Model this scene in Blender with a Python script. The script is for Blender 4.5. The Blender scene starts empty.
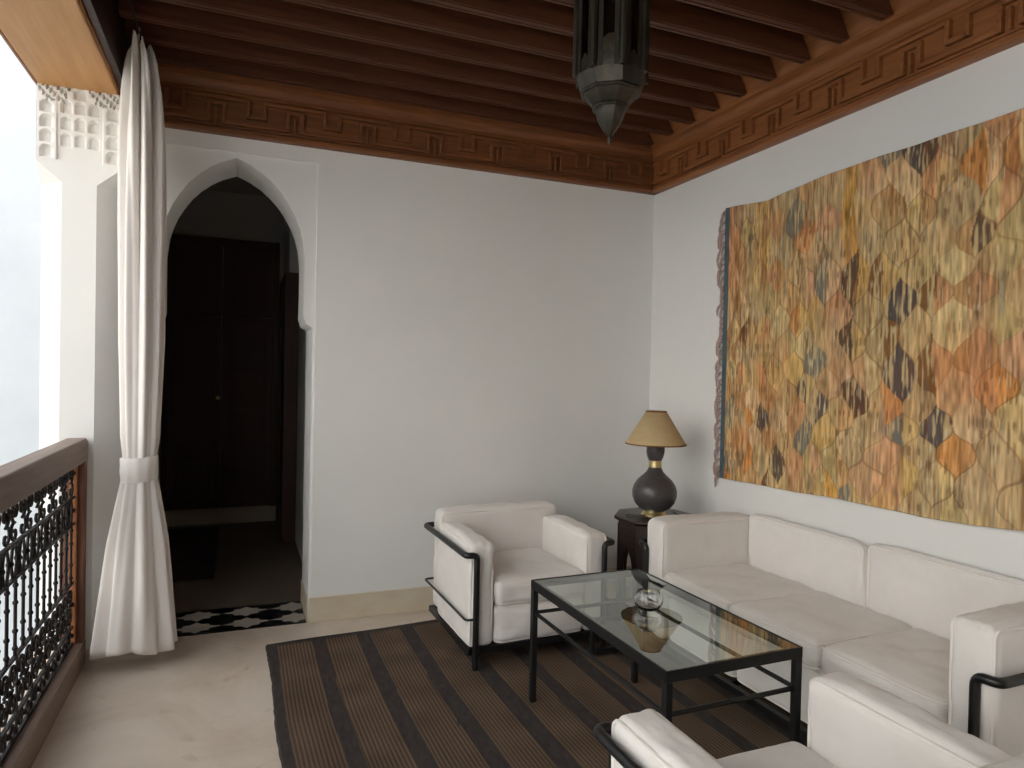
import bpy, bmesh, math, random
import numpy as np
from mathutils import Vector, Matrix, noise
PI = math.pi
random.seed(7)
scn = bpy.context.scene
COL = scn.collection

# ------------------------------------------------------------------ materials
def lin(r, g, b):
    f = lambda c: (c/255/12.92) if c/255 <= .04045 else ((c/255+.055)/1.055)**2.4
    return (f(r), f(g), f(b), 1)

def mat(name, color, rough=.6, metal=0., spec=.5, var=0., scale=(6, 6, 6), detail=5, bump=0., bscale=40,
        color2=None, bstretch=(1, 1, 1), sheen=0.):
    m = bpy.data.materials.new(name); m.use_nodes = True
    nt = m.node_tree; N = nt.nodes; L = nt.links
    b = N['Principled BSDF']
    b.inputs['Base Color'].default_value = color
    b.inputs['Roughness'].default_value = rough
    b.inputs['Metallic'].default_value = metal
    b.inputs['Specular IOR Level'].default_value = spec
    if sheen: b.inputs['Sheen Weight'].default_value = sheen
    tc = N.new('ShaderNodeTexCoord')
    if color2 is not None:
        mp = N.new('ShaderNodeMapping'); mp.inputs['Scale'].default_value = scale
        L.new(tc.outputs['Object'], mp.inputs['Vector'])
        nz = N.new('ShaderNodeTexNoise'); nz.inputs['Scale'].default_value = 1; nz.inputs['Detail'].default_value = detail
        nz.inputs['Roughness'].default_value = .62
        L.new(mp.outputs['Vector'], nz.inputs['Vector'])
        cr = N.new('ShaderNodeValToRGB')
        cr.color_ramp.elements[0].position = .5-.5*(1-var) if var else .3
        cr.color_ramp.elements[1].position = .5+.5*(1-var) if var else .7
        cr.color_ramp.elements[0].color = color; cr.color_ramp.elements[1].color = color2
        L.new(nz.outputs['Fac'], cr.inputs['Fac']); L.new(cr.outputs['Color'], b.inputs['Base Color'])
    if bump:
        mp2 = N.new('ShaderNodeMapping'); mp2.inputs['Scale'].default_value = tuple(bscale*s for s in bstretch)
        L.new(tc.outputs['Object'], mp2.inputs['Vector'])
        n2 = N.new('ShaderNodeTexNoise'); n2.inputs['Scale'].default_value = 1; n2.inputs['Detail'].default_value = 4
        L.new(mp2.outputs['Vector'], n2.inputs['Vector'])
        bp = N.new('ShaderNodeBump'); bp.inputs['Strength'].default_value = bump; bp.inputs['Distance'].default_value = .01
        L.new(n2.outputs['Fac'], bp.inputs['Height']); L.new(bp.outputs['Normal'], b.inputs['Normal'])
    return m

M = {}
M['plaster'] = mat('white_plaster', lin(226, 226, 224), .85, var=.55, scale=(1.1, 1.1, 1.1), color2=lin(233, 232, 229), bump=.10, bscale=9)
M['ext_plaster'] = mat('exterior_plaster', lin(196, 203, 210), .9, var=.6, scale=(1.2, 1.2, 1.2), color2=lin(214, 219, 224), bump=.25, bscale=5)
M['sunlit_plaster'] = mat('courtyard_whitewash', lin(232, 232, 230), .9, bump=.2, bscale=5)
M['stucco'] = mat('carved_stucco', lin(232, 230, 226), .8, bump=.08, bscale=60)
M['shaded_hall_plaster'] = mat('shaded_hall_plaster', lin(186, 184, 180), .9, bump=.1, bscale=10)  # greyer than the room's plaster: the hall's shade is in the colour
M['hall_floor'] = mat('shaded_hall_stone', lin(104, 94, 82), .5, var=.5, scale=(3, 3, 3), color2=lin(120, 108, 94))  # floor stone darkened, so the hall's gloom is part of its colour
M['stone'] = mat('cream_stone', lin(214, 204, 184), .55, var=.45, scale=(5, 5, 9), color2=lin(200, 184, 156), bump=.05, bscale=30)
def wood(name, c1, c2, axis, rough=.5, f=5):
    s = [f*9]*3; s[axis] = f*.6
    return mat(name, c1, rough, var=.35, scale=tuple(s), color2=c2, bump=.12, bscale=1, bstretch=tuple(s))
M['cedar_x'] = wood('shaded_cedar_along_x', lin(84, 48, 26), lin(146, 90, 50), 0)  # same cedar as along y, darkened: back frieze's shade put into the colour
M['cedar_y'] = wood('cedar_along_y', lin(112, 66, 35), lin(166, 106, 60), 1)
M['cedar_beam'] = wood('dark_cedar_beam', lin(60, 34, 22), lin(108, 64, 40), 0)
M['cedar_dark'] = wood('dark_cedar_boards', lin(36, 21, 15), lin(56, 32, 22), 0)
M['cedar_light'] = wood('pale_cedar_board', lin(178, 126, 68), lin(208, 158, 100), 1, f=3)
M['rail_wood'] = wood('weathered_rail_wood', lin(108, 90, 80), lin(146, 126, 114), 1)
M['post_wood'] = wood('red_post_wood', lin(84, 48, 34), lin(116, 70, 48), 2)
M['dark_wood'] = wood('dark_polished_wood', lin(34, 23, 20), lin(58, 41, 36), 2, rough=.3)
M['door_wood'] = wood('dark_door_wood', lin(58, 34, 24), lin(82, 50, 36), 2, rough=.5)
M['iron'] = mat('black_iron', lin(38, 33, 32), .55, metal=.6, bump=.1, bscale=120)
M['black_tube'] = mat('black_lacquered_steel', lin(20, 20, 21), .35, metal=0., spec=.5)
M['black_frame'] = mat('black_painted_steel', lin(24, 24, 25), .45, spec=.4)
M['aged'] = mat('aged_dark_metal', lin(40, 36, 32), .42, metal=.65, var=.45, scale=(25, 25, 10), color2=lin(76, 72, 62), bump=.15, bscale=60)
M['fabric'] = mat('off_white_cotton', lin(222, 217, 212), .95, spec=.2, var=.5, scale=(7, 7, 7), color2=lin(230, 226, 222), bump=.35, bscale=18, sheen=.15)
M['piping'] = mat('off_white_piping', lin(232, 226, 220), .9, spec=.2)
M['curtain'] = mat('cream_curtain_cotton', lin(232, 227, 223), .95, spec=.15, bump=.1, bscale=30, sheen=.15)
M['brass'] = mat('brass', lin(206, 186, 136), .3, metal=1.)
M['ceramic'] = mat('dark_gourd', lin(60, 57, 58), .34, spec=.5, var=.5, scale=(9, 9, 30), color2=lin(80, 76, 76))
M['bulb'] = mat('white_bulb_glass', lin(238, 238, 234), .3)
M['cord'] = mat('dark_cord', lin(28, 26, 26), .6)
M['fringe'] = mat('mauve_wool', lin(172, 148, 142), .95, spec=.1)
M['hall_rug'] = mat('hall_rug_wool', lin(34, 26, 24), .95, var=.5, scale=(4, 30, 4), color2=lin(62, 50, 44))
# lamp shade: parchment, a little translucent
M['shade'] = mat('parchment_shade', lin(190, 164, 122), .8, var=.5, scale=(12, 12, 25), color2=lin(202, 178, 136))
M['shade'].node_tree.nodes['Principled BSDF'].inputs['Subsurface Weight'].default_value = .0
M['shade_trim'] = mat('brown_shade_trim', lin(120, 84, 48), .8)

def floor_mat():
    m = mat('polished_stone_floor', lin(176, 158, 138), .38, spec=.4)
    nt = m.node_tree; N = nt.nodes; L = nt.links; b = N['Principled BSDF']
    tc = N.new('ShaderNodeTexCoord')
    a = N.new('ShaderNodeTexNoise'); a.inputs['Scale'].default_value = 1.6; a.inputs['Detail'].default_value = 8; a.inputs['Roughness'].default_value = .65
    a.inputs['Distortion'].default_value = .8
    L.new(tc.outputs['Object'], a.inputs['Vector'])
    cr = N.new('ShaderNodeValToRGB'); e = cr.color_ramp.elements
    e[0].position = .32; e[0].color = lin(194, 178, 162); e[1].position = .68; e[1].color = lin(222, 210, 196)
    L.new(a.outputs['Fac'], cr.inputs['Fac'])
    v = N.new('ShaderNodeTexNoise'); v.inputs['Scale'].default_value = 5; v.inputs['Detail'].default_value = 6; v.inputs['Distortion'].default_value = 1.5
    L.new(tc.outputs['Object'], v.inputs['Vector'])
    cr2 = N.new('ShaderNodeValToRGB'); e = cr2.color_ramp.elements
    e[0].position = .62; e[0].color = (0, 0, 0, 1); e[1].position = .74; e[1].color = (1, 1, 1, 1)
    L.new(v.outputs['Fac'], cr2.inputs['Fac'])
    mx = N.new('ShaderNodeMix'); mx.data_type = 'RGBA'; mx.inputs[7].default_value = lin(168, 138, 108)
    ml = N.new('ShaderNodeMath'); ml.operation = 'MULTIPLY'; ml.inputs[1].default_value = .5
    L.new(cr2.outputs['Color'], ml.inputs[0]); L.new(ml.outputs[0], mx.inputs[0])
    L.new(cr.outputs['Color'], mx.inputs[6]); L.new(mx.outputs[2], b.inputs['Base Color'])
    return m
M['floor'] = floor_mat()

def glass_mat(name, tint, ior=1.5, gain=1.0, rough=0.0):
    m = bpy.data.materials.new(name); m.use_nodes = True
    nt = m.node_tree; N = nt.nodes; L = nt.links; N.clear()
    o = N.new('ShaderNodeOutputMaterial'); mix = N.new('ShaderNodeMixShader')
    t = N.new('ShaderNodeBsdfTransparent'); t.inputs['Color'].default_value = tint
    g = N.new('ShaderNodeBsdfGlossy'); g.inputs['Roughness'].default_value = rough
    g.inputs['Color'].default_value = (.95, 1, .98, 1)
    f = N.new('ShaderNodeFresnel'); f.inputs['IOR'].default_value = ior
    ml = N.new('ShaderNodeMath'); ml.operation = 'MULTIPLY'; ml.inputs[1].default_value = gain; ml.use_clamp = True
    ge = N.new('ShaderNodeNewGeometry'); iv = N.new('ShaderNodeMath'); iv.operation = 'SUBTRACT'; iv.inputs[0].default_value = 1
    m2 = N.new('ShaderNodeMath'); m2.operation = 'MULTIPLY'
    L.new(ge.outputs['Backfacing'], iv.inputs[1]); L.new(f.outputs[0], ml.inputs[0])
    L.new(ml.outputs[0], m2.inputs[0]); L.new(iv.outputs[0], m2.inputs[1]); L.new(m2.outputs[0], mix.inputs[0])
    L.new(t.outputs[0], mix.inputs[1]); L.new(g.outputs[0], mix.inputs[2]); L.new(mix.outputs[0], o.inputs[0])
    return m
M['glass'] = glass_mat('table_glass', (.93, .965, .95, 1), 1.52, 2.2)
M['pane'] = glass_mat('lantern_pane', (.62, .60, .55, 1), 1.5, 1.0, .08)
M['clear'] = mat('clear_glass', (1, 1, 1, 1), .02)
M['clear'].node_tree.nodes['Principled BSDF'].inputs['Transmission Weight'].default_value = 1
M['clear'].node_tree.nodes['Principled BSDF'].inputs['IOR'].default_value = 1.48

def attr_mat(name, attr, rough=.95, bump=.4, bscale=(300, 300, 60)):
    m = bpy.data.materials.new(name); m.use_nodes = True
    nt = m.node_tree; N = nt.nodes; L = nt.links; b = N['Principled BSDF']
    b.inputs['Roughness'].default_value = rough; b.inputs['Specular IOR Level'].default_value = .1
    a = N.new('ShaderNodeAttribute'); a.attribute_name = attr
    L.new(a.outputs['Color'], b.inputs['Base Color'])
    tc = N.new('ShaderNodeTexCoord'); mp = N.new('ShaderNodeMapping'); mp.inputs['Scale'].default_value = bscale
    L.new(tc.outputs['Object'], mp.inputs['Vector'])
    n = N.new('ShaderNodeTexNoise'); n.inputs['Scale'].default_value = 1; L.new(mp.outputs['Vector'], n.inputs['Vector'])
    bp = N.new('ShaderNodeBump'); bp.inputs['Strength'].default_value = bump; bp.inputs['Distance'].default_value = .004
    L.new(n.outputs['Fac'], bp.inputs['Height']); L.new(bp.outputs['Normal'], b.inputs['Normal'])
    return m
M['weave'] = attr_mat('woven_wool', 'weave')
M['rug'] = attr_mat('ribbed_rug', 'weave', bump=.5, bscale=(60, 200, 60))
M['tile_black'] = mat('black_tile', lin(26, 25, 27), .3)
M['tile_grey'] = mat('grey_tile', lin(172, 166, 156), .35)

# ------------------------------------------------------------------ mesh helpers
class MB:
    def __init__(s): s.v = []; s.f = []; s.m = []; s.flat = set()
    def add(s, vs, fs, mi=0, flat=False):
        o = len(s.v); s.v += [tuple(v) for v in vs]
        for f in fs:
            if flat: s.flat.add(len(s.f))
            s.f.append(tuple(i+o for i in f)); s.m.append(mi)
    def box(s, x0, x1, y0, y1, z0, z1, mi=0):
        x0, x1 = min(x0, x1), max(x0, x1); y0, y1 = min(y0, y1), max(y0, y1); z0, z1 = min(z0, z1), max(z0, z1)
        vs = [(x, y, z) for z in (z0, z1) for y in (y0, y1) for x in (x0, x1)]
        s.add(vs, [(0, 2, 3, 1), (4, 5, 7, 6), (0, 1, 5, 4), (1, 3, 7, 5), (3, 2, 6, 7), (2, 0, 4, 6)], mi, True)
    def obox(s, o, A, B, C, mi=0):   # box from origin o with edge vectors A,B,C
        o, A, B, C = Vector(o), Vector(A), Vector(B), Vector(C)
        if A.cross(B).dot(C) < 0: A, B = B, A
        vs = [o+A*i+B*j+C*k for k in (0, 1) for j in (0, 1) for i in (0, 1)]
        s.add(vs, [(0, 2, 3, 1), (4, 5, 7, 6), (0, 1, 5, 4), (1, 3, 7, 5), (3, 2, 6, 7), (2, 0, 4, 6)], mi, True)
    def prism(s, poly, d, flat=True, mi=0):   # planar polygon (3d points) extruded by vector d
        n = len(poly); d = Vector(d); P = [Vector(p) for p in poly]
        nor = Vector((0, 0, 0))
        for i in range(n): nor += P[i].cross(P[(i+1) % n])
        if nor.dot(d) > 0: P.reverse()
        s.add(P+[p+d for p in P], [tuple(range(n)), tuple(reversed(range(n, 2*n)))]+[(i, n+i, n+(i+1) % n, (i+1) % n) for i in range(n)], mi, flat)
    def tube(s, pts, r, seg=10, closed=False, cap=True, mi=0, rads=None):
        P = [Vector(p) for p in pts]; n = len(P)
        T = []
        for i in range(n):
            a = P[(i-1) % n] if (closed or i > 0) else P[i]; b = P[(i+1) % n] if (closed or i < n-1) else P[i]
            t = (b-a); T.append(t.normalized() if t.length > 1e-9 else Vector((0, 0, 1)))
        u = T[0].orthogonal().normalized(); vs = []
        for i in range(n):
            u = (u-T[i]*u.dot(T[i])).normalized(); w = T[i].cross(u); rr = rads[i] if rads else r
            for k in range(seg):
                a = 2*PI*k/seg; vs.append(P[i]+u*(rr*math.cos(a))+w*(rr*math.sin(a)))
        fs = []
        for i in range(n if closed else n-1):
            j = (i+1) % n
            for k in range(seg):
                k2 = (k+1) % seg; fs.append((i*seg+k, i*seg+k2, j*seg+k2, j*seg+k))
        if cap and not closed:
            fs.append(tuple(reversed(range(seg)))); fs.append(tuple(range((n-1)*seg, n*seg)))
        s.add(vs, fs, mi)
    def lathe(s, prof, c=(0, 0), seg=40, mi=0, closed=False, rot=0):   # prof: (r,z)
        n = len(prof); vs = []
        for r, z in prof:
            for k in range(seg):
                a = rot+2*PI*k/seg; vs.append((c[0]+max(r, 1e-4)*math.cos(a), c[1]+max(r, 1e-4)*math.sin(a), z))
        fs = []
        for i in range(n if closed else n-1):
            j = (i+1) % n
            for k in range(seg):
                k2 = (k+1) % seg; fs.append((i*seg+k, i*seg+k2, j*seg+k2, j*seg+k))
        if not closed:
            if prof[0][0] > 2e-4: fs.append(tuple(reversed(range(seg))))
            if prof[-1][0] > 2e-4: fs.append(tuple(range((n-1)*seg, n*seg)))
        s.add(vs, fs, mi)
    def ball(s, c, r, seg=12, sz=1.):
        pr = [(r*math.sin(PI*i/8), c[2]-r*sz*math.cos(PI*i/8)) for i in range(9)]
        s.lathe(pr, (c[0], c[1]), seg)
    def build(s, name, mats, parent=None, smooth=True, angle=40, bevel=0., loc=None):
        me = bpy.data.meshes.new(name); me.from_pydata(s.v, [], s.f)
        mats = mats if isinstance(mats, (list, tuple)) else [mats]
        for m in mats: me.materials.append(m)
        if len(mats) > 1: me.polygons.foreach_set('material_index', s.m)
        me.update()
        bm = bmesh.new(); bm.from_mesh(me); bmesh.ops.recalc_face_normals(bm, faces=bm.faces); 
        ca = math.radians(angle)
        for e in bm.edges:
            if len(e.link_faces) == 2:
                e.smooth = e.calc_face_angle(0) < ca
        for f in bm.faces: f.smooth = smooth
        bm.to_mesh(me); bm.free()
        o = bpy.data.objects.new(name, me); COL.objects.link(o)
        if loc: o.location = loc
        if parent: o.parent = parent
        if bevel:
            b = o.modifiers.new('bevel', 'BEVEL'); b.width = bevel; b.segments = 2; b.limit_method = 'ANGLE'
            b.harden_normals = False
        return o

def fillet(pts, r, n=5, closed=False):
    P = [Vector(p) for p in pts]; out = []; N = len(P)
    for i in range(N):
        if not closed and i in (0, N-1): out.append(P[i]); continue
        a, b, c = P[(i-1) % N], P[i], P[(i+1) % N]
        d1 = (a-b); d2 = (c-b); rr = min(r, d1.length*.49, d2.length*.49)
        p1 = b+d1.normalized()*rr; p2 = b+d2.normalized()*rr
        for k in range(n+1):
            t = k/n; out.append(p1*(1-t)**2+b*(2*t*(1-t))+p2*t*t)
    return out

def thing(name, label, cat, loc=(0, 0, 0), rz=0, group=None):
    o = bpy.data.objects.new(name, None); COL.objects.link(o); o.empty_display_size = .1
    o.location = loc; o.rotation_euler = (0, 0, rz); return tag(o, label, cat, group)
def tag(o, label, cat, group=None):
    o['label'] = label; o['category'] = cat
    if group: o['group'] = group
    return o
def struct(o): o['kind'] = 'structure'; return o
def copy_tree(o, parent=None):
    c = o.copy(); COL.objects.link(c)
    if parent: c.parent = parent
    for ch in list(o.children): copy_tree(ch, c)
    return c

# ------------------------------------------------------------------ camera (solved from the photograph)
fpx = 681.86; yaw, pitch, roll = math.radians(21.9211), math.radians(-.8596), math.radians(1.2348)
F = Vector((math.sin(yaw)*math.cos(pitch), math.cos(yaw)*math.cos(pitch), math.sin(pitch)))
r0 = Vector((math.cos(yaw), -math.sin(yaw), 0)); u0 = r0.cross(F)
R = r0*math.cos(roll)+u0*math.sin(roll); U = -r0*math.sin(roll)+u0*math.cos(roll)
cd = bpy.data.cameras.new('camera'); cam = bpy.data.objects.new('camera', cd); COL.objects.link(cam)
cam.matrix_world = Matrix(((R.x, U.x, -F.x, 0), (R.y, U.y, -F.y, 0), (R.z, U.z, -F.z, 1.3), (0, 0, 0, 1)))
cd.sensor_fit = 'HORIZONTAL'; cd.sensor_width = 36; cd.lens = fpx/1024*36; cd.clip_start = .05
scn.camera = cam

# ------------------------------------------------------------------ setting
XR, YB, HF = 2.377, 3.612, 2.423       # right wall, back wall, frieze bottom
XL, YF = -.47, -3.0                    # gallery beam inner edge, wall behind the camera
ZT = 2.89                              # ceiling boards
AX = -.02                              # arch axis
b = MB(); b.box(-.80, XR+.2, YF-.2, YB+.352, -.12, 0)
struct(b.build('floor', M['floor'], smooth=False))
# back wall, in two layers: the main face, and the shallow recessed panel round the arch
halfarch = [(.352, 0), (.352, 1.508), (.346, 1.516), (.322, 1.530), (.312, 1.552), (.306, 1.572), (.308, 1.70), (.308, 1.86), (.300, 1.95), (.288, 2.01), (.268, 2.07), (.240, 2.125),
            (.205, 2.18), (.165, 2.225), (.12, 2.265), (.07, 2.297), (.03, 2.315), (0, 2.328)]
arch = [(x+AX+.02*(1 if i < 3 else 0)*0, z) for i, (x, z) in enumerate(halfarch)]
right = [(AX+.02+x, z) if False else (x+(.0 if z < 1.6 else .0), z) for x, z in halfarch]
right = halfarch[:]
left = [(2*AX-x, z) for x, z in halfarch]
right = [(x, z) for x, z in halfarch[:-1]]+[(AX, 2.328)]
# pull the crown so that it meets on the axis
def crown(x, z):
    t = min(1, max(0, (z-1.9)/(2.328-1.9)))
    return x+AX*t
right = [(crown(x, z), z) for x, z in halfarch]
left = [(2*AX-x, z) for x, z in right[:-1]]
b = MB()
PX = .364; PXL = 2*AX-PX; PZ = 2.352
outer = [(-.487, 0), (PXL, 0), (PXL, PZ), (PX, PZ), (PX, 0), (XR+.2, 0), (XR+.2, 3.0), (-.487, 3.0)]
b.prism([(x, YB, z) for x, z in outer], (0, .36, 0))
inner = [(PXL, 0)]+left+[right[-1]]+right[:-1][::-1]+[(PX, 0), (PX, PZ), (PXL, PZ)]
b.prism([(x, YB+.014, z) for x, z in inner], (0, .346, 0))
struct(b.build('wall_back', M['plaster'], angle=25))
b = MB(); b.box(XR, XR+.2, YF-.2, YB+.36, 0, 3.0); struct(b.build('wall_right', M['plaster'], smooth=False))
b = MB(); b.box(-.80, XR, YF-.2, YF, 0, 3.0); struct(b.build('wall_front', M['door_wood'], smooth=False))  # unseen wall; its dark wood is chosen to cut fill light
# baseboards
b = MB(); b.box(PX-.008, XR, YB-.012, YB, 0, .128); struct(b.build('baseboard_back', M['stone'], bevel=.003))
b = MB(); b.box(.345, .3515, YB+.01, YB+.36, 0, .115); b.box(-.3915, -.385, YB+.01, YB+.36, 0, .115); struct(b.build('baseboard_arch', M['stone'], smooth=False))
b = MB(); b.box(XR-.012, XR, YF, YB-.012, 0, .128); struct(b.build('baseboard_right', M['stone'], bevel=.003))
# roof and ceiling boards
b = MB(); b.box(-.80, XR+.2, YF-.2, 6.35, 3.0, 3.2); struct(b.build('trim_1', M['ext_plaster'], smooth=False))
b = MB()
nb = 18
for i in range(nb):
    x0 = -.49+(XR+.49)*i/nb; x1 = -.49+(XR+.49)*(i+1)/nb
    b.box(x0+.002, x1-.002, YF, YB, ZT, ZT+.02)
b.box(-.49, XR, YF, YB, ZT+.021, ZT+.03)
struct(b.build('ceiling', M['cedar_dark'], smooth=False))

# frieze with a meander moulding: backing, ledges and cove, built along u with outward normal n
def frieze(name, o, u, n, length, mx, slope_board=True, phase=0.):
    o = Vector(o); u = Vector(u); n = Vector(n); up = Vector((0, 0, 1))
    P = lambda a, c, z: o+u*a+n*c+up*z
    b = MB()
    prof = [(0, 0), (.040, 0), (.048, .008), (.048, .022), (.038, .032), (.026, .036), (.026, .182), (.036, .188), (.036, .198), (.044, .202)]
    for k in range(7):
        a = PI/2*k/6; prof.append((.044+.042*(1-math.cos(a)), .202+.042*math.sin(a)))
    prof += [(.092, .246), (.092, .262), (0, .262)]
    b.prism([P(0, c, z) for c, z in prof], u*length)
    root = struct(b.build(name, mx, angle=30))
    z0, z1 = .046, .176; w = .017; t = .026; d = .021
    per = .358
    n0 = int(length/per)+2
    ba, bb = MB(), MB()
    def strip(B, a0, a1, za, zb):
        a0 = max(a0, 0.03); a1 = min(a1, length-.03)
        if a1-a0 < .004: return
        B.obox(P(a0, t-.002, za), u*(a1-a0), n*(d+.002), up*(zb-za))
    for k in range(-1, n0):
        a = phase+k*per
        # chain hanging from the top: horizontal runs and U dips
        strip(ba, a+.037, a+per-.037, z1-w, z1)
        for s in (-1, 1): strip(ba, a+s*.037-w/2, a+s*.037+w/2, .085, z1)
        strip(ba, a-.037, a+.037, .085, .085+w)
        # chain standing on the ledge: inverted U
        c = a+per/2
        strip(bb, c-.034-w/2, c-.034+w/2, z0, .150); strip(bb, c+.034-w/2, c+.034+w/2, z0, .150)
        strip(bb, c-.034, c+.034, .150-w, .150)
        strip(bb, c-.004, c+.004, z0, .120)
        strip(bb, c+.034, c+per-.034, z0, z0+w)
    ba.build('meander_molding', mx, root, bevel=.002); bb.build('meander_molding', mx, root, bevel=.002)
    # sloping board between the beam ends
    s = MB()
    if slope_board:
        s.prism([P(0, .075, .262), P(0, .088, .262), P(0, .205, ZT-HF), P(0, .19, ZT-HF)], u*length); s.build('sloping_board', mx, root)
    else:
        s.prism([P(0, .0, .262), P(0, .012, .262), P(0, .012, ZT-HF), P(0, .0, ZT-HF)], u*length); s.build('upright_board', M['cedar_dark'], root)  # dark board stands in for the shadowed gap above the cove
    return root
frieze('trim_2', (-.43, YB, HF), (1, 0, 0), (0, -1, 0), XR+.43, M['cedar_x'], slope_board=False, phase=(1.499+.43) % .358)
frieze('trim_3', (XR, YB, HF), (0, -1, 0), (-1, 0, 0), YB-YF, M['cedar_y'], phase=.15)
b = MB(); b.box(-.49, -.468, YF, YB-.001, 2.50, ZT); struct(b.build('trim_4', M['cedar_dark'], smooth=False))

# beams, one by one, counted from the back wall
ordn = ['first', 'second', 'third', 'fourth', 'fifth', 'sixth', 'seventh', 'eighth', 'ninth', 'tenth', 'eleventh', 'twelfth', 'thirteenth', 'fourteenth']
def beam_mesh():
    b = MB(); y0, y1, z0, z1 = -.027, .027, .264, ZT-HF-.002
    L0, L1 = -.455, XR-.10
    k = (.205-.09)/(ZT-HF-.262)
    pr = [(L0, z0), (L1, z0), (L1-.115, z1), (L0, z1)]
    b.prism([(x, y0, z) for x, z in pr], (0, y1-y0, 0))
    # two fine grooved beads along the underside
    b.box(L0+.004, L1-.004, -.020, -.010, z0-.004, z0+.002); b.box(L0+.004, L1-.004, .010, .020, z0-.004, z0+.002)
    return b
proto = None
for k in range(28):
    yc = 3.507-.2*k
    if yc < YF+.12: break
    if proto is None:
        proto = beam_mesh().build('ceiling_beam', M['cedar_beam']); o = proto
    else:
        o = proto.copy(); COL.objects.link(o)
    o.location = (0, yc, HF)
    if k < 14: lab = 'dark cedar ceiling beam, %s from the back wall' % ordn[k]
    else: lab = 'dark cedar ceiling beam past the fourteenth, towards the far end of the gallery'
    tag(o, lab, 'beam', 'cedar ceiling beams')

# gallery beam over the balustrade
g = thing('gallery_beam', 'broad wooden lintel beam with pale soffit resting on the stucco column', 'beam', (-.62, 0, 2.48))
b = MB(); b.box(-.18, .118, YF, YB+.13, 0, .46); b.build('beam_body', M['cedar_light'], g, bevel=.006)
b = MB()
for i, (x, z) in enumerate(((.118, .010), (.124, .024))): b.box(x, x+.006, YF, YB-.002, z, .46)
b.build('edge_molding', M['cedar_y'], g, bevel=.003)
b = MB(); b.box(-.192, -.18, YF, YB+.13, -.0, .10); b.build('outer_fillet', M['cedar_y'], g, bevel=.003)

# column with carved capital
CX, CY, CH = -.6435, 3.59, .157
c = thing('stucco_column', 'white octagonal column with carved honeycomb stucco capital', 'column', (CX, CY, 0))
def octo(h, t=.4142): return [(h, -h*t), (h, h*t), (h*t, h), (-h*t, h), (-h, h*t), (-h, -h*t), (-h*t, -h), (h*t, -h)]
b = MB()
rings = []
oc = octo(CH)
sq = [(CH, -CH*.999), (CH, CH*.999), (CH*.999, CH), (-CH*.999, CH), (-CH, CH*.999), (-CH, -CH*.999), (-CH*.999, -CH), (CH*.999, -CH)]
vs = [(x, y, 0) for x, y in oc]+[(x, y, 2.077) for x, y in oc]+[(x, y, 2.155) for x, y in sq]+[(x, y, 2.17) for x, y in sq]
fs = []
for l in range(3):
    for i in range(8): fs.append((l*8+i, l*8+(i+1) % 8, l*8+8+(i+1) % 8, l*8+8+i))
fs += [tuple(range(8))[::-1], tuple(range(24, 32))]
b.add(vs, fs); b.build('shaft', M['plaster'], c, angle=20)
b = MB(); b.prism([(x*1.02, y*1.02, 0) for x, y in octo(CH*1.07)], (0, 0, .06)); b.build('plinth', M['stone'], c, bevel=.004)
def cap_depth(a, z):     # a in -1..1 across, z in 0..1 up ; returns recess depth
    d = 0.
    def niche(ac, zc, w, h, deep):
        x = (a-ac)/w; y = (z-zc)/h
        if abs(x) >= 1 or y < -1: return 0
        top = 1-x*x
        if y > math.sqrt(max(0, top)): return 0
        e = min(1-abs(x), (y+1)*1.2, math.sqrt(max(0, top))-y+.02)
        return deep*min(1, max(0, e*3.2))
    for ac in (-.78, .78):
        for k in range(4): d = max(d, niche(ac, .12+.2*k, .15, .085, .022))
    for k, zc in enumerate((.30, .52, .74)):
        for ac in (-.33, 0, .33): d = max(d, niche(ac, zc, .14, .085, .018+.004*k))
    d = max(d, niche(0, .93, .17, .075, .022))
    # centre falls back in steps towards the bottom
    if abs(a) < .55: d += .012*(1-min(1, max(0, math.floor(z*4.6)/4.)))
    # pierced lace along the top corners
    if z > .80+.13*math.cos(a*PI*1.0)**2*0 and abs(a) > .2:
        lim = .985-.26*abs(math.sin((abs(a)-.2)/.8*PI))
        if z > lim:
            q = math.sin(a*38+z*9)*math.sin(z*46-a*13)+.35*math.sin(a*71)
            if q > .28: d += .02
    return d
b = MB(); nu, nv = 72, 72
for k in range(4):
    an = k*PI/2; nx, ny = math.cos(an), math.sin(an); tx, ty = -ny, nx
    vs = []
    for j in range(nv+1):
        for i in range(nu+1):
            a = -1+2*i/nu; z = j/nv
            edge = min(1, (1-abs(a))*14, )
            d = CH+.001-cap_depth(a, z)*edge
            vs.append((nx*d+tx*a*CH, ny*d+ty*a*CH, 2.165+z*.315))
    fs = [(j*(nu+1)+i, j*(nu+1)+i+1, (j+1)*(nu+1)+i+1, (j+1)*(nu+1)+i) for j in range(nv) for i in range(nu)]
    b.add(vs, fs)
b.box(-CH*.86, CH*.86, -CH*.86, CH*.86, 2.16, 2.479)
b.build('carved_capital', M['stucco'], c, angle=50)

# courtyard beyond
b = MB(); b.box(-6.0, -.80, 4.5, 4.7, -4, 6.5); struct(b.build('wall_courtyard_end', M['ext_plaster'], smooth=False))
b = MB(); b.box(-6.2, -6.0, -6, 4.7, -4, 6.5); struct(b.build('wall_courtyard_side', M['sunlit_plaster'], smooth=False))
b = MB(); b.box(-6.0, -.82, -6.2, -6.0, -4, 6.5); struct(b.build('wall_courtyard_front', M['ext_plaster'], smooth=False))
b = MB(); b.box(-6.0, -.80, -6.0, 4.5, -4.1, -4.0); struct(b.build('floor_courtyard', M['stone'], smooth=False))
b = MB(); b.box(-.80, -.78, -6.0, 4.5, -4.0, -.12); struct(b.build('wall_courtyard_lower', M['ext_plaster'], smooth=False))

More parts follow.
